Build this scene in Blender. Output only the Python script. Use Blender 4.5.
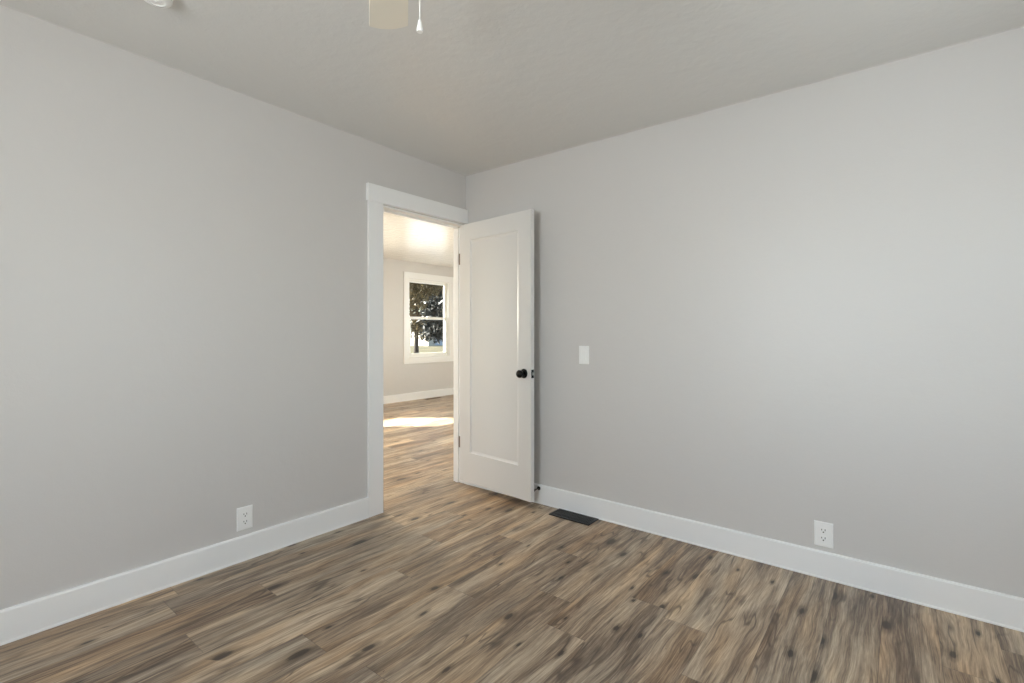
import bpy, bmesh, math, random
from mathutils import Vector, Matrix

# ------------------------------------------------------------------ camera, world, sun, daylight, exposure
for o in list(bpy.data.objects):
    bpy.data.objects.remove(o, do_unlink=True)
scene = bpy.context.scene
COL = scene.collection

CAM = Vector((2.72, -2.83, 1.20))
YAW = math.radians(38.5)
FPX = 492.0
cd = bpy.data.cameras.new('camera')
cam = bpy.data.objects.new('camera', cd)
COL.objects.link(cam)
cam.location = CAM
cam.rotation_euler = (math.pi / 2, 0, YAW)
cd.sensor_width = 36.0
cd.lens = FPX / 1024 * 36.0
cd.shift_y = -9.5 / 1024
cd.clip_start = 0.02
cd.clip_end = 600
scene.camera = cam

vs = scene.view_settings
scene.display_settings.display_device = 'sRGB'
vs.view_transform = 'Standard'
vs.look = 'None'
vs.gamma = 1.0
vs.use_curve_mapping = False
vs.exposure = 0.0
scene.cycles.use_denoising = True
scene.cycles.max_bounces = 14
scene.cycles.diffuse_bounces = 8
scene.cycles.glossy_bounces = 5
scene.cycles.transparent_max_bounces = 24
scene.cycles.sample_clamp_indirect = 6.0
scene.cycles.caustics_reflective = False
scene.cycles.caustics_refractive = False

SUN_AZ = Vector((-0.783, -0.622, 0)).normalized()      # horizontal direction towards the sun
SUN_EL = math.radians(35.4)
world = bpy.data.worlds.new('world')
scene.world = world
world.use_nodes = True
wn = world.node_tree
wn.nodes.clear()
wo = wn.nodes.new('ShaderNodeOutputWorld')
wb = wn.nodes.new('ShaderNodeBackground')
sky = wn.nodes.new('ShaderNodeTexSky')
sky.sky_type = 'NISHITA'
sky.sun_disc = False
sky.sun_elevation = SUN_EL
sky.sun_rotation = math.atan2(SUN_AZ.x, SUN_AZ.y)
wb.inputs[1].default_value = 0.35
wn.links.new(sky.outputs[0], wb.inputs[0])
wn.links.new(wb.outputs[0], wo.inputs[0])


def lamp(name, kind, loc, energy, color, direction, size=None, size_y=None, angle=None):
    l = bpy.data.lights.new(name, kind)
    l.energy = energy
    l.color = color
    if kind == 'AREA':
        l.shape = 'RECTANGLE'
        l.size, l.size_y = size, size_y
    if angle is not None:
        l.angle = angle
    o = bpy.data.objects.new(name, l)
    COL.objects.link(o)
    o.location = loc
    o.rotation_euler = Vector(direction).to_track_quat('-Z', 'Y').to_euler()
    return o


to_sun = SUN_AZ * math.cos(SUN_EL) + Vector((0, 0, math.sin(SUN_EL)))
lamp('sun', 'SUN', (-20, -15, 20), 40.0, (1.0, 0.95, 0.87), -to_sun, angle=math.radians(0.53))
# daylight entering through the windows of the room behind the camera, then fill lamps added for the living room
lamp('daylight_side_window', 'AREA', (3.80, -1.36, 1.42), 17.0, (0.72, 0.86, 1.0), (-1, 0, -0.1), 1.25, 1.25)
lamp('daylight_back_window', 'AREA', (1.80, -4.42, 1.42), 64.0, (0.86, 0.93, 1.0), (0.40, 1, -0.1), 1.25, 1.25)
lamp('living_fill_right_end', 'AREA', (-0.85, 5.28, 1.40), 80.0, (0.88, 0.97, 1.0), (0, -1, -0.1), 0.95, 1.25)  # fill lamp at the added right end window
lamp('living_fill_left_end', 'AREA', (-2.2, -2.98, 1.40), 12.0, (0.90, 0.97, 1.0), (0, 1, 0), 1.7, 1.25)  # fill lamp at the added left end window
lamp('sun_window_fill', 'AREA', (-4.18, 0.12, 1.60), 175.0, (1.0, 0.93, 0.80), (1, -0.1, -0.5), 0.80, 0.78)  # warm fill added at the sun patch window for the golden doorway floor
# lamps added to stand for light thrown up by the ground outside
lamp('bounce_fill_side', 'AREA', (5.0, -1.36, 0.15), 60.0, (0.98, 0.98, 0.97), (-1, 0, 0.62), 4.0, 2.2)
lamp('bounce_fill_back', 'AREA', (1.80, -5.60, 0.15), 280.0, (0.97, 0.98, 1.0), (0.22, 1, 0.66), 4.0, 2.2)
lamp('bounce_fill_living', 'AREA', (-0.85, 6.6, 0.15), 270.0, (0.88, 0.97, 1.0), (0, -1, 0.62), 3.0, 2.2)  # upward fill behind the added end window, lifts the living room ceiling


# ------------------------------------------------------------------ helpers
def tag(o, label=None, cat=None, group=None, kind=None):
    if label: o['label'] = label
    if cat: o['category'] = cat
    if group: o['group'] = group
    if kind: o['kind'] = kind
    return o


def empty(name, loc=(0, 0, 0), rz=0.0):
    o = bpy.data.objects.new(name, None)
    COL.objects.link(o)
    o.location = loc
    o.rotation_euler = (0, 0, rz)
    o.empty_display_size = 0.1
    return o


def obj(name, bm, mat, parent=None, bevel=0.0, smooth=False, seg=2):
    bmesh.ops.recalc_face_normals(bm, faces=bm.faces[:])
    me = bpy.data.meshes.new(name)
    bm.to_mesh(me)
    bm.free()
    if mat: me.materials.append(mat)
    o = bpy.data.objects.new(name, me)
    COL.objects.link(o)
    if parent: o.parent = parent
    if smooth:
        for p in me.polygons: p.use_smooth = True
        try:
            me.set_sharp_from_angle(angle=math.radians(40))
        except Exception:
            pass
    if bevel:
        b = o.modifiers.new('bevel', 'BEVEL')
        b.width = bevel
        b.segments = seg
        b.limit_method = 'ANGLE'
        b.angle_limit = math.radians(40)
    return o


def box(bm, x0, x1, y0, y1, z0, z1):
    v = [bm.verts.new(p) for p in ((x0, y0, z0), (x1, y0, z0), (x1, y1, z0), (x0, y1, z0),
                                   (x0, y0, z1), (x1, y0, z1), (x1, y1, z1), (x0, y1, z1))]
    for f in ((0, 3, 2, 1), (4, 5, 6, 7), (0, 1, 5, 4), (1, 2, 6, 5), (2, 3, 7, 6), (3, 0, 4, 7)):
        bm.faces.new([v[i] for i in f])
    return bm


def boxes(*bs):
    bm = bmesh.new()
    for b in bs: box(bm, *b)
    return bm


def lathe(bm, prof, origin=(0, 0, 0), axis=(0, 0, 1), n=32):
    """prof: list of (radius, height) along axis"""
    q = Vector((0, 0, 1)).rotation_difference(Vector(axis).normalized())
    org = Vector(origin)
    rings = []
    for r, h in prof:
        if r < 1e-6:
            rings.append([bm.verts.new(org + q @ Vector((0, 0, h)))])
        else:
            rings.append([bm.verts.new(org + q @ Vector((r * math.cos(2 * math.pi * k / n), r * math.sin(2 * math.pi * k / n), h))) for k in range(n)])
    for a, b in zip(rings, rings[1:]):
        for k in range(n):
            l = (k + 1) % n
            if len(a) == 1 and len(b) == 1: continue
            if len(a) == 1: bm.faces.new((a[0], b[k], b[l]))
            elif len(b) == 1: bm.faces.new((a[k], a[l], b[0]))
            else: bm.faces.new((a[k], a[l], b[l], b[k]))
    return bm


def tube(bm, pts, r, n=8):
    pts = [Vector(p) for p in pts]
    rs = r if isinstance(r, (list, tuple)) else [r] * len(pts)
    rings = []
    for i, p in enumerate(pts):
        d = (pts[min(i + 1, len(pts) - 1)] - pts[max(i - 1, 0)]).normalized()
        u = d.cross(Vector((0.31, 0.17, 0.93)))
        if u.length < 0.05: u = d.cross(Vector((1, 0, 0)))
        u.normalize()
        w = d.cross(u)
        rings.append([bm.verts.new(p + (u * math.cos(2 * math.pi * k / n) + w * math.sin(2 * math.pi * k / n)) * rs[i]) for k in range(n)])
    for a, b in zip(rings, rings[1:]):
        for k in range(n):
            bm.faces.new((a[k], a[(k + 1) % n], b[(k + 1) % n], b[k]))
    bm.faces.new(rings[0][::-1])
    bm.faces.new(rings[-1])
    return bm


def wall_mesh(s0, s1, z0, z1, t, holes, swap=False, flip=1):
    """wall spanning s0..s1 by z0..z1, thickness t from depth 0 to -t*flip; s runs along x (or along y when swap)."""
    S = sorted({s0, s1, *[h[0] for h in holes], *[h[1] for h in holes]})
    Z = sorted({z0, z1, *[h[2] for h in holes], *[h[3] for h in holes]})
    bm = bmesh.new()
    cache = {}

    def V(i, j, d):
        if (i, j, d) not in cache:
            dep = -t * flip if d else 0.0
            p = (dep, S[i], Z[j]) if swap else (S[i], dep, Z[j])
            cache[(i, j, d)] = bm.verts.new(p)
        return cache[(i, j, d)]

    def solid(i, j):
        if not (0 <= i < len(S) - 1 and 0 <= j < len(Z) - 1): return False
        cs, cz = (S[i] + S[i + 1]) / 2, (Z[j] + Z[j + 1]) / 2
        return not any(h[0] < cs < h[1] and h[2] < cz < h[3] for h in holes)

    for i in range(len(S) - 1):
        for j in range(len(Z) - 1):
            if not solid(i, j): continue
            for d in (0, 1):
                bm.faces.new((V(i, j, d), V(i + 1, j, d), V(i + 1, j + 1, d), V(i, j + 1, d)))
            for (di, dj, a, b) in ((-1, 0, (i, j), (i, j + 1)), (1, 0, (i + 1, j), (i + 1, j + 1)), (0, -1, (i, j), (i + 1, j)), (0, 1, (i, j + 1), (i + 1, j + 1))):
                if not solid(i + di, j + dj):
                    bm.faces.new((V(*a, 0), V(*b, 0), V(*b, 1), V(*a, 1)))
    return bm


# ------------------------------------------------------------------ materials
def srgb(r, g, b):
    def c(v):
        v /= 255.0
        return v / 12.92 if v <= 0.04045 else ((v + 0.055) / 1.055) ** 2.4
    return (c(r), c(g), c(b), 1.0)


class NT:
    def __init__(self, name):
        self.m = bpy.data.materials.new(name)
        self.m.use_nodes = True
        self.t = self.m.node_tree
        self.bsdf = self.t.nodes['Principled BSDF']
        self.out = self.t.nodes['Material Output']

    def n(self, typ, **kw):
        nd = self.t.nodes.new(typ)
        for k, v in kw.items(): setattr(nd, k, v)
        return nd

    def l(self, a, b):
        self.t.links.new(a, b)

    def val(self, nd, i, v):
        if hasattr(v, 'is_output') or isinstance(v, bpy.types.NodeSocket): self.l(v, nd.inputs[i])
        else: nd.inputs[i].default_value = v

    def math(self, op, a, b=None, c=None):
        nd = self.n('ShaderNodeMath', operation=op)
        self.val(nd, 0, a)
        if b is not None: self.val(nd, 1, b)
        if c is not None: self.val(nd, 2, c)
        return nd.outputs[0]

    def vec(self, x, y, z):
        nd = self.n('ShaderNodeCombineXYZ')
        for i, v in enumerate((x, y, z)): self.val(nd, i, v)
        return nd.outputs[0]

    def noise(self, v, scale, detail=2.0, rough=0.5, dist=0.0):
        nd = self.n('ShaderNodeTexNoise')
        self.l(v, nd.inputs['Vector'])
        nd.inputs['Scale'].default_value = scale
        nd.inputs['Detail'].default_value = detail
        nd.inputs['Roughness'].default_value = rough
        nd.inputs['Distortion'].default_value = dist
        return nd.outputs[0]

    def ramp(self, fac, stops, interp='LINEAR'):
        nd = self.n('ShaderNodeValToRGB')
        nd.color_ramp.interpolation = interp
        e = nd.color_ramp.elements
        while len(e) < len(stops): e.new(0.5)
        for k, (p, c) in enumerate(stops):
            e[k].position = p
            e[k].color = c if len(c) == 4 else (*c, 1)
        self.l(fac, nd.inputs[0])
        return nd.outputs[0]

    def mix(self, fac, a, b, mode='MIX'):
        nd = self.n('ShaderNodeMix', data_type='RGBA', blend_type=mode)
        self.val(nd, 0, fac)
        self.val(nd, 6, a)
        self.val(nd, 7, b)
        return nd.outputs[2]

    def bump(self, h, strength, dist):
        nd = self.n('ShaderNodeBump')
        nd.inputs['Strength'].default_value = strength
        nd.inputs['Distance'].default_value = dist
        self.l(h, nd.inputs['Height'])
        return nd.outputs[0]


def simple(name, col, rough=0.5, metal=0.0, spec=0.5, bump=None):
    t = NT(name)
    t.bsdf.inputs['Base Color'].default_value = col
    t.bsdf.inputs['Roughness'].default_value = rough
    t.bsdf.inputs['Metallic'].default_value = metal
    t.bsdf.inputs['Specular IOR Level'].default_value = spec
    g = t.n('ShaderNodeNewGeometry')
    if bump:
        h = t.noise(g.outputs['Position'], bump[0], 3.0)
        t.l(t.bump(h, bump[1], bump[2]), t.bsdf.inputs['Normal'])
    return t.m


def paint_wall(name, col, rough, fine, broad, wave=0.0):
    """rolled paint: fine stipple plus slow unevenness of hand-floated plaster"""
    t = NT(name)
    g = t.n('ShaderNodeNewGeometry').outputs['Position']
    n1 = t.noise(g, 140.0, 2.0)
    n2 = t.noise(g, 9.0, 3.0, 0.55)
    h = t.math('ADD', t.math('MULTIPLY', n1, fine), t.math('MULTIPLY', n2, broad))
    if wave:
        n3 = t.noise(g, 26.0, 2.0, 0.5, 0.6)
        h = t.math('ADD', h, t.math('MULTIPLY', n3, wave))
    t.bsdf.inputs['Base Color'].default_value = col
    t.bsdf.inputs['Roughness'].default_value = rough
    t.l(t.bump(h, 1.0, 1.0), t.bsdf.inputs['Normal'])
    return t.m


M_WALL = paint_wall('grey_wall_paint', srgb(206, 203, 200), 0.42, 0.00035, 0.0022)
M_CEIL = paint_wall('ceiling_paint', srgb(212, 211, 208), 0.36, 0.0004, 0.003, 0.0012)
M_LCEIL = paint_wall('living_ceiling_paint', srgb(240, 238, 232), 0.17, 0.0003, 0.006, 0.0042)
M_TRIM = simple('white_trim_paint', srgb(238, 238, 237), 0.32)
M_DOOR = simple('white_door_paint', srgb(218, 216, 213), 0.35, bump=(60, 0.05, 0.002))
M_VINYL = simple('white_vinyl', srgb(236, 236, 232), 0.35)
M_PLATE = simple('white_plastic', srgb(242, 242, 240), 0.28)
M_SLOT = simple('dark_slot', srgb(60, 58, 56), 0.6)
M_BLACK = simple('matte_black_metal', srgb(16, 16, 17), 0.30, 0.6)
M_REG = simple('black_register_steel', srgb(30, 31, 33), 0.42, 0.3)
M_BROWNREG = simple('brown_register_steel', srgb(92, 70, 46), 0.45, 0.3)
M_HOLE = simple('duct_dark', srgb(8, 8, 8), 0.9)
M_RUBBER = simple('black_rubber', srgb(14, 14, 14), 0.7)
M_STEEL = simple('satin_steel', srgb(190, 190, 190), 0.3, 1.0)
M_HINGE = simple('bronze_hinge', srgb(128, 112, 98), 0.45, 0.5)
M_FANWHITE = simple('fan_white', srgb(232, 226, 212), 0.4)
M_BULB = simple('frosted_glass_white', srgb(245, 243, 238), 0.25)


def floor_material():
    t = NT('rustic_vinyl_plank')
    pos = t.n('ShaderNodeNewGeometry').outputs['Position']
    s = t.n('ShaderNodeSeparateXYZ')
    t.l(pos, s.inputs[0])
    x, y = s.outputs[0], s.outputs[1]
    W, L = 0.180, 1.22
    xi = t.math('DIVIDE', t.math('ADD', x, 20.03), W)
    i = t.math('FLOOR', xi)
    fx = t.math('SUBTRACT', xi, i)
    wn1 = t.n('ShaderNodeTexWhiteNoise', noise_dimensions='1D')
    t.l(i, wn1.inputs['W'])
    yo = t.math('DIVIDE', t.math('ADD', t.math('ADD', y, 30.0), t.math('MULTIPLY', wn1.outputs[0], L)), L)
    j = t.math('FLOOR', yo)
    fy = t.math('SUBTRACT', yo, j)
    wn2 = t.n('ShaderNodeTexWhiteNoise', noise_dimensions='2D')
    t.l(t.vec(i, j, 0.0), wn2.inputs['Vector'])
    rnd = wn2.outputs[0]
    sc = t.n('ShaderNodeSeparateColor')
    t.l(wn2.outputs[1], sc.inputs[0])
    r1, r2, r3 = sc.outputs
    ox = t.math('MULTIPLY', r1, 37.0)
    oy = t.math('MULTIPLY', r2, 53.0)
    # slow sideways wander of the grain
    wv = t.noise(t.vec(t.math('ADD', t.math('MULTIPLY', x, 5.0), ox), t.math('ADD', t.math('MULTIPLY', y, 1.6), oy), rnd), 1.0, 2.0)
    xw = t.math('ADD', x, t.math('MULTIPLY', t.math('SUBTRACT', wv, 0.5), 0.075))
    broad = t.noise(t.vec(t.math('ADD', t.math('MULTIPLY', xw, 10.0), ox), t.math('ADD', t.math('MULTIPLY', y, 1.0), oy), 0.0), 1.0, 3.0, 0.6, 0.3)
    mid = t.noise(t.vec(t.math('ADD', t.math('MULTIPLY', xw, 42.0), ox), t.math('ADD', t.math('MULTIPLY', y, 1.9), oy), 3.0), 1.0, 5.0, 0.70, 0.4)
    fine = t.noise(t.vec(t.math('ADD', t.math('MULTIPLY', xw, 260.0), ox), t.math('ADD', t.math('MULTIPLY', y, 9.0), oy), 6.0), 1.0, 4.0, 0.7)
    f = t.math('ADD', t.math('ADD', t.math('MULTIPLY', broad, 0.40), t.math('MULTIPLY', mid, 0.34)), t.math('MULTIPLY', fine, 0.26))
    line = t.noise(t.vec(t.math('ADD', t.math('MULTIPLY', xw, 105.0), oy), t.math('ADD', t.math('MULTIPLY', y, 3.4), ox), 12.0), 1.0, 3.0, 0.7, 0.3)
    f = t.math('ADD', f, t.math('MULTIPLY', t.math('SUBTRACT', line, 0.5), 0.20))
    f = t.math('ADD', f, t.math('MULTIPLY', t.math('SUBTRACT', r3, 0.5), 0.06))
    col = t.ramp(f, [(0.36, srgb(74, 59, 48)), (0.44, srgb(120, 101, 83)), (0.50, srgb(154, 134, 112)), (0.555, srgb(181, 160, 135)), (0.64, srgb(212, 191, 163))])
    # plank to plank hue: some greyer, some more tan
    tint = t.ramp(r1, [(0.0, (0.96, 0.99, 1.02)), (0.5, (1.0, 1.0, 1.0)), (1.0, (1.06, 0.99, 0.90))])
    col = t.mix(1.0, col, tint, 'MULTIPLY')
    # knots: sparse dark ellipses stretched with the grain
    vo = t.n('ShaderNodeTexVoronoi', feature='F1', voronoi_dimensions='2D')
    vo.inputs['Scale'].default_value = 1.0
    vo.inputs['Randomness'].default_value = 1.0
    t.l(t.vec(t.math('ADD', t.math('MULTIPLY', xw, 7.5), ox), t.math('ADD', t.math('MULTIPLY', y, 3.0), oy), 0.0), vo.inputs['Vector'])
    kc = t.n('ShaderNodeSeparateColor')
    t.l(vo.outputs['Color'], kc.inputs[0])
    ks = t.math('MULTIPLY', t.math('GREATER_THAN', kc.outputs[0], 0.58), t.math('ADD', t.math('MULTIPLY', t.math('POWER', kc.outputs[1], 2.0), 0.25), 0.10))
    dd = t.math('ADD', vo.outputs['Distance'], t.math('MULTIPLY', t.math('SUBTRACT', fine, 0.5), 0.10))
    kn = t.math('DIVIDE', dd, t.math('MAXIMUM', ks, 0.001))
    k = t.ramp(kn, [(0.0, (1, 1, 1)), (0.32, (0.95, 0.95, 0.95)), (0.48, (0.45, 0.45, 0.45)), (0.75, (0.28, 0.28, 0.28)), (1.0, (0, 0, 0))])
    col = t.mix(t.math('MULTIPLY', k, 0.92), col, srgb(40, 29, 22))
    # dark mineral streaks
    st = t.noise(t.vec(t.math('ADD', t.math('MULTIPLY', xw, 26.0), oy), t.math('ADD', t.math('MULTIPLY', y, 3.0), ox), 9.0), 1.0, 3.0, 0.6)
    stf = t.ramp(st, [(0.57, (0, 0, 0)), (0.68, (1, 1, 1))])
    col = t.mix(t.math('MULTIPLY', stf, 0.6), col, srgb(70, 53, 42))
    # hairline drying cracks that follow the grain
    cr = t.noise(t.vec(t.math('ADD', t.math('MULTIPLY', xw, 13.0), oy), t.math('ADD', t.math('MULTIPLY', y, 1.5), ox), 15.0), 1.0, 2.0, 0.5)
    cm = t.noise(t.vec(t.math('ADD', t.math('MULTIPLY', xw, 6.0), ox), t.math('ADD', t.math('MULTIPLY', y, 2.2), oy), 18.0), 1.0, 1.0, 0.5)
    crf = t.math('MULTIPLY', t.ramp(t.math('ABSOLUTE', t.math('SUBTRACT', cr, 0.5)), [(0.003, (1, 1, 1)), (0.018, (0, 0, 0))]), t.ramp(cm, [(0.50, (0, 0, 0)), (0.60, (1, 1, 1))]))
    col = t.mix(t.math('MULTIPLY', crf, 0.65), col, srgb(56, 42, 33))
    # warm tan and cool grey drifts inside a board
    hue = t.noise(t.vec(t.math('ADD', t.math('MULTIPLY', xw, 9.0), oy), t.math('ADD', t.math('MULTIPLY', y, 1.4), ox), 21.0), 1.0, 2.0, 0.5)
    col = t.mix(1.0, col, t.ramp(hue, [(0.36, (0.95, 0.99, 1.04)), (0.52, (1.0, 1.0, 1.0)), (0.66, (1.08, 1.0, 0.90))]), 'MULTIPLY')
    # joints
    ex = t.math('MULTIPLY', t.math('MINIMUM', fx, t.math('SUBTRACT', 1.0, fx)), W)
    ey = t.math('MULTIPLY', t.math('MINIMUM', fy, t.math('SUBTRACT', 1.0, fy)), L)
    e = t.math('MINIMUM', ex, ey)
    joint = t.ramp(t.math('MULTIPLY', e, 100.0), [(0.05, (1, 1, 1)), (0.20, (0, 0, 0))])
    col = t.mix(t.math('MULTIPLY', joint, 0.45), col, srgb(60, 46, 36))
    t.l(col, t.bsdf.inputs['Base Color'])
    rg = t.math('ADD', t.math('MULTIPLY', mid, 0.14), 0.30)
    t.l(rg, t.bsdf.inputs['Roughness'])
    h = t.math('SUBTRACT', t.math('ADD', t.math('MULTIPLY', mid, 0.0007), t.math('MULTIPLY', fine, 0.0004)), t.math('MULTIPLY', joint, 0.0006))
    t.l(t.bump(h, 0.7, 1.0), t.bsdf.inputs['Normal'])
    return t.m


M_FLOOR = floor_material()


def glass_material():
    t = NT('window_glass')
    tr = t.n('ShaderNodeBsdfTransparent')
    tr.inputs[0].default_value = (0.93, 0.95, 0.94, 1)
    gl = t.n('ShaderNodeBsdfGlossy')
    gl.inputs['Roughness'].default_value = 0.02
    fr = t.n('ShaderNodeFresnel')
    fr.inputs[0].default_value = 1.45
    mx = t.n('ShaderNodeMixShader')
    ge = t.n('ShaderNodeNewGeometry')
    t.l(t.math('MULTIPLY', fr.outputs[0], t.math('SUBTRACT', 1.0, ge.outputs['Backfacing'])), mx.inputs[0])
    t.l(tr.outputs[0], mx.inputs[1])
    t.l(gl.outputs[0], mx.inputs[2])
    t.l(mx.outputs[0], t.out.inputs[0])
    return t.m


M_GLASS = glass_material()


def leaf_material(name, c1, c2):
    t = NT(name)
    oi = t.n('ShaderNodeNewGeometry')
    n = t.noise(oi.outputs['Position'], 3.0, 3.0, 0.7)
    t.l(t.ramp(n, [(0.35, c1), (0.65, c2)]), t.bsdf.inputs['Base Color'])
    t.bsdf.inputs['Roughness'].default_value = 0.55
    return t.m


def ground_material():
    t = NT('dry_lawn')
    g = t.n('ShaderNodeNewGeometry').outputs['Position']
    n = t.noise(g, 0.35, 4.0, 0.65)
    t.l(t.ramp(n, [(0.35, srgb(46, 46, 24)), (0.55, srgb(74, 68, 42)), (0.7, srgb(92, 82, 55))]), t.bsdf.inputs['Base Color'])
    t.bsdf.inputs['Roughness'].default_value = 0.9
    return t.m


M_LAWN = ground_material()
M_REFLECT = simple('pale_reflector', srgb(152, 155, 160), 0.9, bump=(40, 0.5, 0.02))  # even pale colour of the added reflector slab
M_BARK = simple('bark', srgb(40, 32, 25), 0.9, bump=(20, 0.6, 0.03))
M_LEAF_GOLD = leaf_material('olive_gold_leaves', srgb(58, 50, 24), srgb(118, 98, 56))
M_LEAF_GREY = leaf_material('grey_green_leaves', srgb(84, 82, 64), srgb(150, 140, 116))
M_LEAF_DARK = leaf_material('dark_needles', srgb(8, 11, 7), srgb(18, 22, 13))
M_SIDING = simple('white_siding', srgb(206, 200, 190), 0.6)
M_ROOF = simple('dark_shingle', srgb(26, 25, 25), 0.85, bump=(12, 0.4, 0.02))
M_DOORGREY = simple('garage_door_paint', srgb(196, 204, 216), 0.5)

# ------------------------------------------------------------------ dimensions
H = 2.44
T = 0.12
BX, BY = 3.72, -4.34           # bedroom runs x 0..BX, y BY..0
LX = -4.06                     # far wall of the living room
LY0, LY1 = -2.90, 5.20
DO = (-0.810, -0.008, 0.0, 2.047)   # door opening (y0, y1, z0, z1)


def struct(o, label, cat):
    return tag(o, label, cat, kind='structure')


def ceil_dz(x, y):
    return -0.0035 * x - 0.008 * y


# ------------------------------------------------------------------ shell
bm = boxes((LX - T, BX + T, BY - T, LY1 + T, -0.12, 0.0))
struct(obj('floor', bm, M_FLOOR), 'grey-brown rustic wood plank floor running through the doorway', 'floor')
bm = boxes((0.0, BX + T, BY - T, T, H, H + 0.15))
for v in bm.verts:                      # an old ceiling, a little out of level
    v.co.z += ceil_dz(v.co.x, v.co.y)
struct(obj('ceiling', bm, M_CEIL), 'grey-white bedroom ceiling above the open door', 'ceiling')
bm = boxes((LX - T, -T / 2, LY0 - T, LY1 + T, H, H + 0.15))
struct(obj('ceiling_living', bm, M_LCEIL), 'glossy bright ceiling seen through the doorway', 'ceiling')

bm = wall_mesh(LY0 - T, LY1 + T, 0.0, H + 0.06, T, [DO], swap=True)
w = obj('wall_left', bm, M_WALL)
bm2 = wall_mesh(BY - T, LY0 - T, 0.0, H + 0.06, T, [], swap=True)
tmp = bpy.data.meshes.new('tmp')
bm2.to_mesh(tmp)
bm2.free()
bj = bmesh.new()
bj.from_mesh(w.data)
bj.from_mesh(tmp)
bmesh.ops.remove_doubles(bj, verts=bj.verts[:], dist=1e-5)
bj.to_mesh(w.data)
bj.free()
bpy.data.meshes.remove(tmp)
struct(w, 'plain light grey wall holding the doorway', 'wall')
o = obj('wall_right', wall_mesh(0.0, BX + T, 0.0, H, T, [], flip=-1), M_WALL)
struct(o, 'plain light grey wall behind the open white door with the light switch', 'wall')

SW = (-1.99, -0.73, 0.80, 2.05)     # side window opening (y)
BW = (1.17, 2.43, 0.80, 2.05)       # back window opening (x)
o = obj('wall_side', wall_mesh(BY - T, 0.0, 0.0, H + 0.05, T, [SW], swap=True, flip=-1), M_WALL)
o.location.x = BX
struct(o, 'light grey bedroom wall with a window facing the doorway wall', 'wall')
o = obj('wall_back', wall_mesh(0.0, BX, 0.0, H + 0.06, T, [BW]), M_WALL)
o.location.y = BY
struct(o, 'light grey bedroom wall with a window behind the camera', 'wall')

FW = (2.785, 3.765, 0.750, 2.140)     # far window seen through the doorway (y)
PW = (-0.366, 0.606, 1.125, 2.085)    # living room window that lets the sun patch in (y)
VW = (-3.10, -1.30, 0.75, 2.05)     # window opening added in the left end wall to light the living room (x)
EW = (-1.35, -0.35, 0.75, 2.05)     # opening added in the right end wall, brightens the living room (x)
o = obj('wall_far', wall_mesh(LY0 - T, LY1 + T, 0.0, H, 0.16, [FW, PW], swap=True), M_WALL)
o.location.x = LX
struct(o, 'beige-grey far wall with a white window seen through the doorway', 'wall')
o = obj('wall_far_left', wall_mesh(LX, -T, 0.0, H, T, [VW]), M_WALL)
o.location.y = LY0
struct(o, 'left end wall of the room beyond the doorway', 'wall')
o = obj('wall_far_right', wall_mesh(LX, -T, 0.0, H, T, [EW], flip=-1), M_WALL)
o.location.y = LY1
struct(o, 'right end wall of the room beyond the doorway', 'wall')


# baseboards: a flat board with an eased top edge and a fine caulk line at the floor
def baseboard(name, label, p0, p1, n, h=0.130, t=0.016):
    p0, p1, n = Vector((*p0, 0)), Vector((*p1, 0)), Vector((*n, 0))
    prof = [(0, 0), (t + 0.003, 0), (t + 0.003, 0.006), (t, 0.010), (t, h - 0.006), (t - 0.005, h), (0, h)]
    bm = bmesh.new()
    a = [bm.verts.new(p0 + n * d + Vector((0, 0, z))) for d, z in prof]
    b = [bm.verts.new(p1 + n * d + Vector((0, 0, z))) for d, z in prof]
    k = len(prof)
    for q in range(k):
        bm.faces.new((a[q], a[(q + 1) % k], b[(q + 1) % k], b[q]))
    bm.faces.new(a)
    bm.faces.new(b)
    return struct(obj(name, bm, M_TRIM), label, 'baseboard')


baseboard('baseboard_left', 'white baseboard along the wall left of the doorway', (0, BY), (0, -0.918), (1, 0))
baseboard('baseboard_right', 'white baseboard along the wall behind the open door', (0.0, 0), (BX, 0), (0, -1))
baseboard('baseboard_far', 'white baseboard under the far window beyond the doorway', (LX, LY0), (LX, LY1), (1, 0))

# thin uneven caulk bead where walls meet the ceiling
def bead(name, label, p0, p1, n, r=0.006):
    rng = random.Random(hash(p0) % 1000)
    p0, p1, n = Vector((*p0, H + ceil_dz(*p0))), Vector((*p1, H + ceil_dz(*p1))), Vector((*n, 0))
    N = 90
    bm = bmesh.new()
    rows = []
    for k in range(N + 1):
        p = p0.lerp(p1, k / N)
        q = r * (0.7 + 0.6 * rng.random())
        rows.append([bm.verts.new(p + Vector((0, 0, 0.0005)) - n * 0.0005), bm.verts.new(p + n * q), bm.verts.new(p + n * q * 0.35 - Vector((0, 0, q * 0.35))), bm.verts.new(p - Vector((0, 0, q)))])
    for a, b in zip(rows, rows[1:]):
        for m in range(3):
            bm.faces.new((a[m], a[m + 1], b[m + 1], b[m]))
    return struct(obj(name, bm, M_WALL, smooth=True), label, 'trim')


bead('trim_3', 'thin caulk line where the right wall meets the ceiling', (0.0, 0.0), (BX, 0.0), (0, -1))
bead('trim_4', 'thin caulk line where the left wall meets the ceiling', (0.0, BY), (0.0, 0.0), (1, 0))

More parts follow.
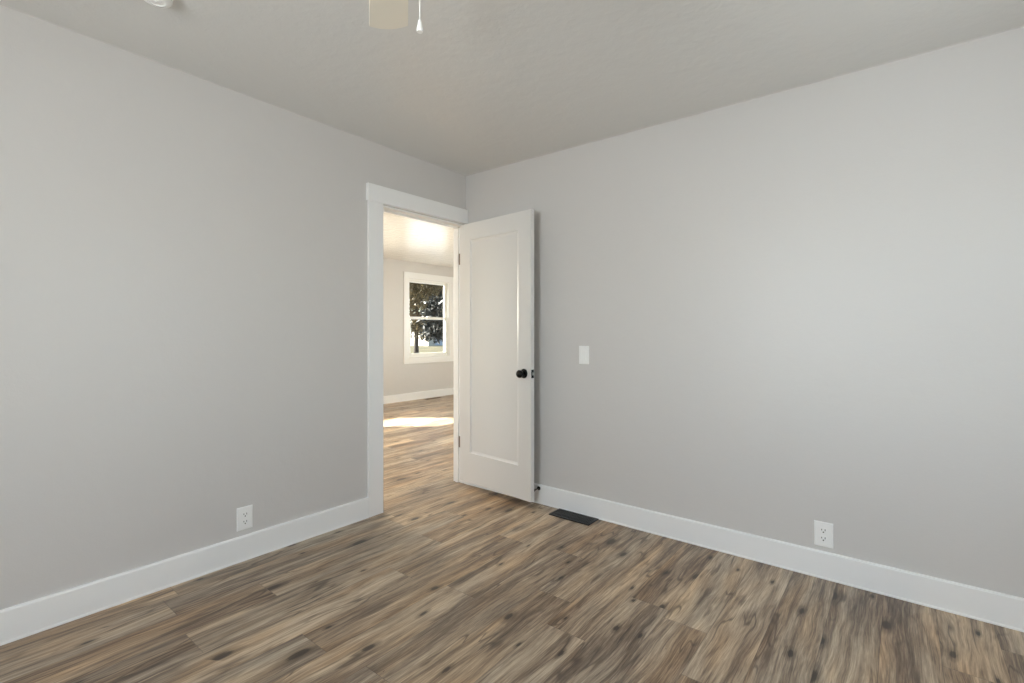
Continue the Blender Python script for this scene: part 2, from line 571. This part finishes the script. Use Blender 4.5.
# ------------------------------------------------------------------ door frame (trim_1) and door
y0, y1, _, zt = DO
tr = struct(empty('trim_1', (0, 0, 0)), 'white flat casing and jamb framing the open doorway', 'door frame')
obj('side_casing', boxes((0, 0.019, -0.918, y0 + 0.005, 0, zt + 0.006)), M_TRIM, tr, 0.002)
obj('side_casing', boxes((0, 0.012, y1 + 0.001, -0.001, 0, zt + 0.006)), M_TRIM, tr, 0.002)
obj('head_casing', boxes((0, 0.025, -0.928, -0.001, zt + 0.006, zt + 0.117)), M_TRIM, tr, 0.002)
obj('head_casing', boxes((-T - 0.019, -T, y0 - 0.11, y1 + 0.005, zt + 0.004, zt + 0.11)), M_TRIM, tr, 0.002)
obj('side_casing', boxes((-T - 0.019, -T, y0 - 0.10, y0 - 0.005, 0, zt + 0.004)), M_TRIM, tr, 0.002)
JT = 0.010
obj('jamb', boxes((-T, 0, y0, y0 + JT, 0, zt)), M_TRIM, tr, 0.001)
obj('jamb', boxes((-T, 0, y1 - JT, y1, 0, zt)), M_TRIM, tr, 0.001)
obj('jamb', boxes((-T, 0, y0 + JT, y1 - JT, zt - JT, zt)), M_TRIM, tr, 0.001)
obj('stop', boxes((-0.092, -0.057, y0 + JT, y0 + JT + 0.011, 0, zt - JT)), M_TRIM, tr, 0.001)
obj('stop', boxes((-0.092, -0.057, y1 - JT - 0.011, y1 - JT, 0, zt - JT)), M_TRIM, tr, 0.001)
obj('stop', boxes((-0.092, -0.057, y0 + JT, y1 - JT, zt - JT - 0.011, zt - JT)), M_TRIM, tr, 0.001)

# the door leaf: local x from the hinge pin to the free edge, local y = thickness (0 = face towards the right wall)
DW, DT, DZ0, DZ1 = 0.744, 0.035, 0.045, 2.034
door = empty('door_1', (0.008, -0.026, 0), math.radians(-5.6))
struct(door, 'open white one-panel door standing against the right wall', 'door')


def ring_door():
    bm = bmesh.new()
    st, rt, rb = 0.118, 0.128, 0.228
    X = (0.0, DW)
    ip = (st, DW - st, DZ0 + rb, DZ1 - rt)
    dep, sl = 0.011, 0.017

    def rect(x0, x1, z0, z1, y):
        return [bm.verts.new((x, y, z)) for x, z in ((x0, z0), (x1, z0), (x1, z1), (x0, z1))]
    outs = []
    for (yf, sgn) in ((-DT - 0.008, 1), (-0.008, -1)):
        a = rect(X[0], X[1], DZ0, DZ1, yf)
        b = rect(ip[0], ip[1], ip[2], ip[3], yf)
        b2 = rect(ip[0] + 0.004, ip[1] - 0.004, ip[2] + 0.004, ip[3] - 0.004, yf + sgn * 0.006)
        c = rect(ip[0] + sl, ip[1] - sl, ip[2] + sl, ip[3] - sl, yf + sgn * dep)
        for p, q in ((a, b), (b, b2), (b2, c)):
            for k in range(4):
                bm.faces.new((p[k], p[(k + 1) % 4], q[(k + 1) % 4], q[k]))
        outs.append((a, c))
    a, b = outs[0][0], outs[1][0]
    for k in range(4):
        bm.faces.new((a[k], a[(k + 1) % 4], b[(k + 1) % 4], b[k]))
    a, b = outs[0][1], outs[1][1]
    for k in range(4):
        bm.faces.new((a[k], a[(k + 1) % 4], b[(k + 1) % 4], b[k]))
    return bm, ip, sl, dep


bm, ip, sl, dep = ring_door()
obj('leaf', bm, M_DOOR, door, 0.0015)
obj('panel', boxes((ip[0] + sl - 0.002, ip[1] - sl + 0.002, -DT - 0.008 + dep, -0.008 - dep, ip[2] + sl - 0.002, ip[3] - sl + 0.002)), M_DOOR, door)
KX, KZ = DW - 0.062, 0.915
for sgn, yf in ((-1, -DT - 0.008), (1, -0.008)):
    k = obj('knob', lathe(bmesh.new(), [(0.0, 0), (0.010, 0.0), (0.010, 0.022), (0.014, 0.026), (0.023, 0.032), (0.0275, 0.042), (0.0275, 0.050), (0.022, 0.059), (0.012, 0.064), (0, 0.065)] if sgn < 0 else
                                         [(0.0, 0), (0.010, 0.0), (0.010, 0.016), (0.022, 0.022), (0.027, 0.030), (0.025, 0.038), (0, 0.042)], (KX, yf, KZ), (0, sgn, 0)), M_BLACK, door, smooth=True)
    obj('rose', lathe(bmesh.new(), [(0, 0), (0.032, 0), (0.033, 0.004), (0.030, 0.009), (0.014, 0.012), (0, 0.012)], (KX, yf, KZ), (0, sgn, 0)), M_BLACK, k, smooth=True)
lp = obj('latch_plate', boxes((DW - 0.0005, DW + 0.0015, -DT - 0.008 + 0.005, -0.008 - 0.005, KZ - 0.029, KZ + 0.029)), M_BLACK, door, 0.0008)
tag(lp, 'black latch plate on the door edge')
obj('latch_bolt', boxes((DW, DW + 0.011, -DT / 2 - 0.008 - 0.007, -DT / 2 - 0.008 + 0.007, KZ - 0.010, KZ + 0.010)), M_STEEL, lp, 0.003)
for hz in (0.325, 1.78):
    hg = obj('hinge', lathe(bmesh.new(), [(0, 0), (0.0055, 0), (0.0055, 0.089), (0, 0.089)], (0, 0, hz - 0.0445), n=14), M_HINGE, door, smooth=True)
    obj('hinge_leaf', boxes((-0.002, 0.0005, -0.040, -0.004, hz - 0.0445, hz + 0.0445)), M_HINGE, hg)
    bm = boxes((-0.0565, -0.002, y1 - JT - 0.0022, y1 - JT + 0.0005, hz - 0.0445, hz + 0.0445))      # leaf let into the jamb
    inv = (Matrix.Translation(door.location) @ Matrix.Rotation(door.rotation_euler.z, 4, 'Z')).inverted()
    bmesh.ops.transform(bm, matrix=inv, verts=bm.verts[:])
    obj('hinge_leaf', bm, M_HINGE, hg)


# ------------------------------------------------------------------ windows
def window(name, label, loc, rz, s0, s1, z0, z1, depth, casing=0.11, fixed=False):
    """double-hung window; local x across, local y>0 towards the room, wall face at y=0"""
    r = empty(name, loc, rz)
    struct(r, label, 'window')
    c = casing
    obj('casing', boxes((s0 - c, s0 - 0.004, 0, 0.018, z0 - c, z1 + c)), M_TRIM, r, 0.002)
    obj('casing', boxes((s1 + 0.004, s1 + c, 0, 0.018, z0 - c, z1 + c)), M_TRIM, r, 0.002)
    obj('casing', boxes((s0 - 0.004, s1 + 0.004, 0, 0.018, z1 + 0.004, z1 + c)), M_TRIM, r, 0.002)
    obj('apron', boxes((s0 - 0.004, s1 + 0.004, 0, 0.018, z0 - c, z0 - 0.004)), M_TRIM, r, 0.002)
    j = 0.016
    obj('frame', boxes((s0, s0 + j, -depth, 0.004, z0, z1), (s1 - j, s1, -depth, 0.004, z0, z1), (s0 + j, s1 - j, -depth, 0.004, z0, z0 + j), (s0 + j, s1 - j, -depth, 0.004, z1 - j, z1)), M_VINYL, r, 0.001)
    a0, a1, b0, b1 = s0 + j, s1 - j, z0 + j, z1 - j
    mid = b0 + (b1 - b0) * 0.505
    sw = 0.050

    def sash(nm, y, zb, zt_, bot, top):
        y0_, y1_ = y - 0.016, y + 0.016
        f = obj(nm, boxes((a0, a0 + sw, y0_, y1_, zb, zt_), (a1 - sw, a1, y0_, y1_, zb, zt_), (a0 + sw, a1 - sw, y0_, y1_, zb, zb + bot), (a0 + sw, a1 - sw, y0_, y1_, zt_ - top, zt_)), M_VINYL, r, 0.002)
        obj('pane', boxes((a0 + sw - 0.004, a1 - sw + 0.004, y - 0.002, y + 0.002, zb + bot - 0.004, zt_ - top + 0.004)), M_GLASS, f)
        return f
    if fixed:
        sash('sash', -depth + 0.040, b0, b1, 0.050, 0.050)
        return r
    sash('upper_sash', -depth + 0.030, mid - 0.022, b1, 0.044, 0.040)
    lo = sash('lower_sash', -depth + 0.064, b0, mid + 0.022, 0.055, 0.044)
    obj('sash_lock', boxes(((a0 + a1) / 2 - 0.03, (a0 + a1) / 2 + 0.03, -depth + 0.050, -depth + 0.078, mid + 0.022, mid + 0.032)), M_VINYL, lo, 0.003)
    return r


# local x -> world: rz=-90deg maps local +y to world +x and local +x to world -y
window('window_1', 'white double-hung window with trees outside, seen through the doorway', (LX, 0, 0), -math.pi / 2, -FW[1], -FW[0], FW[2], FW[3], 0.105)
window('window_2', 'white living room window that lets the sun patch onto the floor', (LX, 0, 0), -math.pi / 2, -PW[1], -PW[0], PW[2], PW[3], 0.105, fixed=True)
window('added_window_3', 'added white window in the left end wall that lights the living room', (0, LY0, 0), 0, VW[0], VW[1], VW[2], VW[3], 0.105)
window('added_window_6', 'added white window in the right end wall that brightens the living room', (0, LY1, 0), math.pi, -EW[1], -EW[0], EW[2], EW[3], 0.105)
window('window_4', 'white bedroom window in the wall behind the camera', (0, BY, 0), 0, BW[0], BW[1], BW[2], BW[3], 0.105)
window('window_5', 'white bedroom window in the wall opposite the doorway', (BX, 0, 0), math.pi / 2, SW[0], SW[1], SW[2], SW[3], 0.105)

# ------------------------------------------------------------------ small wall and floor fittings
def outlet(name, label, loc, rz):
    """duplex receptacle, local +y out of the wall, origin at plate centre"""
    r = empty(name, loc, rz)
    tag(r, label, 'outlet', 'wall outlets above the baseboards')
    w_, h_ = 0.040, 0.0605
    bm = bmesh.new()
    d = 0.0065
    v = []
    for (k, y) in ((1.0, 0.0), (1.0, 0.003), (0.93, d)):
        kw = w_ - (1 - k) * 0.06
        kh = h_ - (1 - k) * 0.06
        v.append([bm.verts.new((x, y, z)) for x, z in ((-kw, -kh), (kw, -kh), (kw, kh), (-kw, kh))])
    for a, b in zip(v, v[1:]):
        for k in range(4): bm.faces.new((a[k], a[(k + 1) % 4], b[(k + 1) % 4], b[k]))
    bm.faces.new(v[0])
    bm.faces.new(v[-1])
    obj('cover_plate', bm, M_PLATE, r, 0.001)
    for s in (-1, 1):
        cz = s * 0.0195
        bm = bmesh.new()
        pts = []
        for k in range(24):
            a = 2 * math.pi * k / 24
            pts.append((0.0172 * math.cos(a), max(-0.0135, min(0.0135, 0.0172 * math.sin(a)))))
        f0 = [bm.verts.new((x, d - 0.001, cz + z)) for x, z in pts]
        f1 = [bm.verts.new((x, d + 0.0022, cz + z)) for x, z in pts]
        for k in range(24): bm.faces.new((f0[k], f0[(k + 1) % 24], f1[(k + 1) % 24], f1[k]))
        bm.faces.new(f1)
        rc = obj('receptacle', bm, M_PLATE, r)
        yy = d + 0.0022
        obj('slot', boxes((-0.0085, -0.0055, yy - 0.001, yy + 0.0004, cz - 0.001, cz + 0.0085)), M_SLOT, rc)
        obj('slot', boxes((0.0055, 0.0085, yy - 0.001, yy + 0.0004, cz - 0.000, cz + 0.0075)), M_SLOT, rc)
        obj('ground_hole', lathe(bmesh.new(), [(0, -0.001), (0.0034, -0.001), (0.0034, 0.0004), (0, 0.0004)], (0, yy, cz - 0.0075), (0, 1, 0), 12), M_SLOT, rc)
    obj('screw', lathe(bmesh.new(), [(0, 0), (0.0032, 0), (0.0028, 0.0012), (0, 0.0014)], (0, d, 0), (0, 1, 0), 14), M_PLATE, r, smooth=True)
    return r


outlet('wall_outlet', 'white duplex outlet on the wall left of the doorway', (0, -1.677, 0.2195), -math.pi / 2)
outlet('wall_outlet', 'white duplex outlet low on the wall right of the door', (2.415, 0, 0.212), math.pi)

sw = empty('light_switch', (1.0765, 0, 1.049), math.pi)
tag(sw, 'white rocker light switch on the wall beside the open door', 'light switch')
obj('cover_plate', boxes((-0.037, 0.037, 0, 0.006, -0.0595, 0.0595)), M_PLATE, sw, 0.003)
bm = bmesh.new()
hx, hz_ = 0.0165, 0.0335
vv = [bm.verts.new(p) for p in ((-hx, 0.005, -hz_), (hx, 0.005, -hz_), (hx, 0.005, hz_), (-hx, 0.005, hz_), (-hx, 0.0115, -hz_), (hx, 0.0115, -hz_), (hx, 0.0078, 0.0), (-hx, 0.0078, 0.0), (hx, 0.0070, hz_), (-hx, 0.0070, hz_))]
for f in ((0, 1, 5, 4), (4, 5, 6, 7), (7, 6, 8, 9), (3, 9, 8, 2), (0, 4, 7, 9, 3), (1, 2, 8, 6, 5), (0, 3, 2, 1)):
    bm.faces.new([vv[i] for i in f])
rk = obj('rocker', bm, M_PLATE, sw, 0.0008)
obj('rocker_surround', boxes((-0.0195, -0.0172, 0.005, 0.0068, -0.0365, 0.0365), (0.0172, 0.0195, 0.005, 0.0068, -0.0365, 0.0365), (-0.0172, 0.0172, 0.005, 0.0068, -0.0365, -0.0342), (-0.0172, 0.0172, 0.005, 0.0068, 0.0342, 0.0365)), M_PLATE, sw)
for s in (-1, 1):
    obj('screw', lathe(bmesh.new(), [(0, 0), (0.0030, 0), (0.0026, 0.0012), (0, 0.0013)], (0, 0.006, s * 0.0485), (0, 1, 0), 14), M_PLATE, sw, smooth=True)


def register(name, label, x0, x1, ya, yb, mat, along_x=True):
    r = empty(name, ((x0 + x1) / 2, (ya + yb) / 2, 0))
    tag(r, label, 'floor vent')
    a, b = (x1 - x0) / 2, (yb - ya) / 2
    m = 0.016
    obj('frame', boxes((-a, a, -b, -b + m, 0, 0.006), (-a, a, b - m, b, 0, 0.006), (-a, -a + m, -b + m, b - m, 0, 0.006), (a - m, a, -b + m, b - m, 0, 0.006)), mat, r, 0.002)
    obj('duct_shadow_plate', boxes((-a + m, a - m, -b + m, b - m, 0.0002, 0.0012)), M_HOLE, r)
    bm = bmesh.new()
    n = 22
    L, S = (a - m, b - m) if along_x else (b - m, a - m)
    for k in range(n):
        c = -L + (k + 0.5) * 2 * L / n
        h = 0.62 * L / n
        if along_x: box(bm, c - h, c + h, -S, S, 0.0012, 0.0048)
        else: box(bm, -S, S, c - h, c + h, 0.0012, 0.0048)
    for q in (-S / 3, S / 3):
        if along_x: box(bm, -L, L, q - 0.003, q + 0.003, 0.0012, 0.0052)
        else: box(bm, q - 0.003, q + 0.003, -L, L, 0.0012, 0.0052)
    obj('louvers', bm, mat, r)
    return r


register('floor_register', 'black metal floor vent beside the right wall near the door', 0.896, 1.196, -0.152, -0.021, M_REG)
register('floor_register', 'small brown floor vent under the far window beyond the doorway', -3.985, -3.875, 3.06, 3.40, M_BROWNREG, False)

ds = empty('door_stop', (0.722, -0.016, 0.106))
tag(ds, 'small black door stop on the baseboard behind the door', 'door stop')
obj('base', lathe(bmesh.new(), [(0, 0), (0.014, 0), (0.014, 0.003), (0.009, 0.007), (0, 0.007)], (0, 0, 0), (0, -1, 0), 20), M_BLACK, ds, smooth=True)
obj('rod', lathe(bmesh.new(), [(0, 0.005), (0.0045, 0.005), (0.0045, 0.054), (0, 0.054)], (0, 0, 0), (0, -1, 0), 14), M_BLACK, ds, smooth=True)
obj('bumper', lathe(bmesh.new(), [(0, 0.050), (0.008, 0.050), (0.0095, 0.054), (0.0095, 0.062), (0.007, 0.066), (0, 0.066)], (0, 0, 0), (0, -1, 0), 18), M_RUBBER, ds, smooth=True)

# smoke detector on the ceiling
sd = empty('smoke_detector', (0.560, -2.226, H + 0.014))
sd.scale = (0.80, 0.80, 0.80)
tag(sd, 'round white smoke detector on the ceiling at the left', 'smoke detector')
obj('base', lathe(bmesh.new(), [(0, 0), (0.066, 0), (0.066, 0.010), (0.060, 0.012), (0, 0.012)], (0, 0, 0), (0, 0, -1), 48), M_PLATE, sd, smooth=True)
obj('cover', lathe(bmesh.new(), [(0.0, 0.010), (0.058, 0.010), (0.058, 0.016), (0.063, 0.018), (0.062, 0.030), (0.054, 0.038), (0.036, 0.041), (0.034, 0.038), (0.022, 0.038), (0.020, 0.041), (0, 0.042)], (0, 0, 0), (0, 0, -1), 48), M_PLATE, sd, smooth=True)
obj('test_button', lathe(bmesh.new(), [(0, 0.040), (0.010, 0.040), (0.010, 0.044), (0.008, 0.045), (0, 0.045)], (0, 0, 0), (0, 0, -1), 24), M_PLATE, sd, smooth=True)

# ceiling fan: the tip of one blade and a pull chain reach into the picture
HUB = Vector((1.86, -2.17, 0))
TIP = Vector((1.397, -1.817, 0))
fan = empty('ceiling_fan', (HUB.x, HUB.y, H))
tag(fan, 'white ceiling fan with one blade and a pull chain hanging into view', 'ceiling fan')
obj('canopy', lathe(bmesh.new(), [(0, 0), (0.075, 0), (0.072, 0.020), (0.050, 0.045), (0.018, 0.055), (0, 0.055)], (0, 0, 0), (0, 0, -1), 40), M_FANWHITE, fan, smooth=True)
obj('downrod', lathe(bmesh.new(), [(0, 0.05), (0.0125, 0.05), (0.0125, 0.12), (0, 0.12)], (0, 0, 0), (0, 0, -1), 20), M_FANWHITE, fan, smooth=True)
obj('motor_housing', lathe(bmesh.new(), [(0, 0.112), (0.05, 0.112), (0.092, 0.128), (0.105, 0.160), (0.105, 0.195), (0.090, 0.225), (0.060, 0.238), (0, 0.238)], (0, 0, 0), (0, 0, -1), 48), M_FANWHITE, fan, smooth=True)
obj('switch_housing', lathe(bmesh.new(), [(0, 0.236), (0.055, 0.236), (0.060, 0.250), (0.060, 0.285), (0.050, 0.300), (0, 0.302)], (0, 0, 0), (0, 0, -1), 40), M_FANWHITE, fan, smooth=True)
obj('light_globe', lathe(bmesh.new(), [(0.048, 0.298), (0.075, 0.318), (0.088, 0.345), (0.080, 0.380), (0.052, 0.402), (0, 0.410)], (0, 0, 0), (0, 0, -1), 40), M_BULB, fan, smooth=True)
ang0 = math.atan2(TIP.y - HUB.y, TIP.x - HUB.x)
R1 = (TIP - HUB).length
for k in range(5):
    a = ang0 + k * 2 * math.pi / 5
    bm = bmesh.new()
    r0, r1 = 0.155, R1
    w0, w1 = 0.048, 0.0620
    out = [(r0, -w0 + 0.012), (r0 + 0.015, -w0)]
    out += [(r1 - 0.018, -w1)]
    for q in range(1, 12):
        t_ = -1 + 2 * q / 12
        out.append((r1 - 0.018 + 0.018 * (1 - t_ * t_), w1 * t_))
    out += [(r1 - 0.018, w1), (r0 + 0.015, w0), (r0, w0 - 0.012)]
    lo = [bm.verts.new((x, y, -0.003)) for x, y in out]
    hi = [bm.verts.new((x, y, 0.003)) for x, y in out]
    n = len(out)
    for q in range(n): bm.faces.new((lo[q], lo[(q + 1) % n], hi[(q + 1) % n], hi[q]))
    bm.faces.new(lo[::-1])
    bm.faces.new(hi)
    bl = obj('blade', bm, M_FANWHITE, fan, 0.001)
    bl.rotation_euler = (math.radians(-9.5), 0, a)
    bl.location = (0, 0, -0.243)
    iron = obj('blade_iron', boxes((0.085, 0.235, -0.016, 0.016, 0.003, 0.008)), M_FANWHITE, bl, 0.002)
# chain with a bell-shaped pull
CH = Vector((1.9215, -2.1387, 0)) - HUB
pc = obj('pull_chain', tube(bmesh.new(), [(CH.x * 0.62, CH.y * 0.62, -0.280), (CH.x * 0.86, CH.y * 0.86, -0.286), (CH.x, CH.y, -0.31), (CH.x, CH.y, -0.585)], 0.0011, 8), M_PLATE, fan)
obj('chain_pull', lathe(bmesh.new(), [(0, 0.581), (0.0018, 0.581), (0.0032, 0.584), (0.0048, 0.592), (0.0068, 0.603), (0.0064, 0.607), (0, 0.607)], (CH.x, CH.y, 0), (0, 0, -1), 20), M_PLATE, pc, smooth=True)

# ------------------------------------------------------------------ outside
GZ = -0.45
FWD = Vector((-math.sin(YAW), math.cos(YAW), 0))
RGT = Vector((math.cos(YAW), math.sin(YAW), 0))


def outside(deg_ratio, dist):
    p = CAM + (FWD + RGT * deg_ratio) * dist
    return Vector((p.x, p.y, GZ))


bm = boxes((-160, 60, -60, 160, GZ - 0.3, GZ))
struct(obj('ground', bm, M_LAWN), 'dry green-tan lawn outside the far window', 'lawn')


bm = boxes((-26, LX - 0.6, -8, 24, GZ, GZ + 0.03))  # unseen slab added to throw sunlight up onto the living room ceiling
struct(obj('ground_reflector', bm, M_REFLECT), 'pale unseen slab added below the far window to reflect light', 'light reflector')


def tree(name, label, base, trunk_r, trunk_h, blobs, leaf, size, count, seed, lean=(0, 0)):
    rng = random.Random(seed)
    r = empty(name, base)
    tag(r, label, 'tree', 'trees outside the far window')
    bm = bmesh.new()
    top = Vector((lean[0], lean[1], trunk_h))
    tube(bm, [(0, 0, 0), (lean[0] * 0.2, lean[1] * 0.2, trunk_h * 0.3), (lean[0] * 0.6 + 0.05, lean[1] * 0.6, trunk_h * 0.7), top], [trunk_r * 1.35, trunk_r, trunk_r * 0.8, trunk_r * 0.5], 10)
    for (cx, cy, cz, rx, ry, rz_) in blobs:
        tube(bm, [top * 0.7, (cx * 0.5 + top.x * 0.4, cy * 0.5 + top.y * 0.4, (cz + trunk_h * 0.7) / 2), (cx, cy, cz)], [trunk_r * 0.5, trunk_r * 0.35, trunk_r * 0.15], 6)
    obj('trunk', bm, M_BARK, r, smooth=True)
    bm = bmesh.new()
    vols = [(b[3] * b[4] * b[5]) ** 0.6 for b in blobs]
    tot = sum(vols)
    for b, v in zip(blobs, vols):
        nclump = max(6, int(count * v / tot / 14))
        for _ in range(nclump):
            d = Vector((rng.gauss(0, 1), rng.gauss(0, 1), rng.gauss(0, 1))).normalized()
            rad = rng.random() ** 0.4
            c = Vector((b[0] + d.x * b[3] * rad, b[1] + d.y * b[4] * rad, b[2] + d.z * b[5] * rad))
            for _ in range(14):
                p = c + Vector((rng.gauss(0, 1), rng.gauss(0, 1), rng.gauss(0, 0.8))) * size * 1.7
                u = Vector((rng.gauss(0, 1), rng.gauss(0, 1), rng.gauss(0, 1))).normalized()
                w_ = u.cross(Vector((rng.gauss(0, 1), rng.gauss(0, 1), rng.gauss(0, 1)))).normalized()
                s1, s2 = size * (0.7 + 0.6 * rng.random()), size * 0.45
                bm.faces.new([bm.verts.new(q) for q in (p - u * s1, p + w_ * s2, p + u * s1, p - w_ * s2)])
    me_o = obj('crown', bm, leaf, r)
    return r


tree('oak_tree', 'olive-gold tree with a bare trunk in the left of the far window', outside(-0.1945, 25), 0.11, 4.0,
     [(0.2, 0.0, 3.2, 1.2, 1.2, 1.3), (-0.5, -0.6, 4.8, 1.8, 1.8, 1.6), (0.9, 0.8, 4.6, 1.5, 1.5, 1.5), (0.40, 0.32, 1.84, 0.66, 0.66, 0.62), (-0.05, 0.0, 2.1, 0.45, 0.45, 0.55), (-0.5, -0.4, 2.4, 0.5, 0.5, 0.6)], M_LEAF_GOLD, 0.075, 16000, 3)
tree('pine_tree', 'dark evergreen filling the right of the lower far window pane', outside(-0.132, 21), 0.10, 3.2,
     [(-0.34, -0.27, 1.86, 0.45, 0.45, 0.46), (-0.30, -0.24, 2.5, 0.50, 0.50, 0.5), (0.2, 0.16, 2.5, 0.7, 0.7, 0.8)], M_LEAF_DARK, 0.10, 7500, 8)
tree('shade_tree', 'taller grey-green tree behind the olive-gold one outside the far window', outside(-0.222, 34), 0.22, 5.0,
     [(1.2, 0.9, 5.2, 2.6, 2.6, 1.7), (-0.6, -0.5, 4.4, 1.8, 1.8, 1.4), (2.6, 2.1, 4.3, 1.8, 1.8, 1.5)], M_LEAF_GREY, 0.12, 15000, 5)

hp = outside(-0.170, 58)
hs = empty('house', hp)
tag(hs, 'low white house with a grey garage door beyond the trees outside', 'house')
obj('wall', boxes((-9, 0, 0, 10, 0, 2.5)), M_SIDING, hs)
bm = bmesh.new()
rv = [bm.verts.new(p) for p in ((-9.5, -0.6, 2.35), (0.5, -0.6, 2.35), (0.5, 10.6, 2.35), (-9.5, 10.6, 2.35), (-9.5, 5, 4.2), (0.5, 5, 4.2))]
for f in ((0, 1, 5, 4), (2, 3, 4, 5), (0, 4, 3), (1, 2, 5), (0, 3, 2, 1)): bm.faces.new([rv[i] for i in f])
obj('roof', bm, M_ROOF, hs)
gd = obj('garage_door', boxes(*[(0, 0.05, 1.0, 3.6, 0.05 + k * 0.5, 0.05 + k * 0.5 + 0.47) for k in range(4)]), M_DOORGREY, hs)
obj('window', boxes((-4.5, -3.0, -0.06, 0, 0.9, 2.0)), M_SLOT, hs)
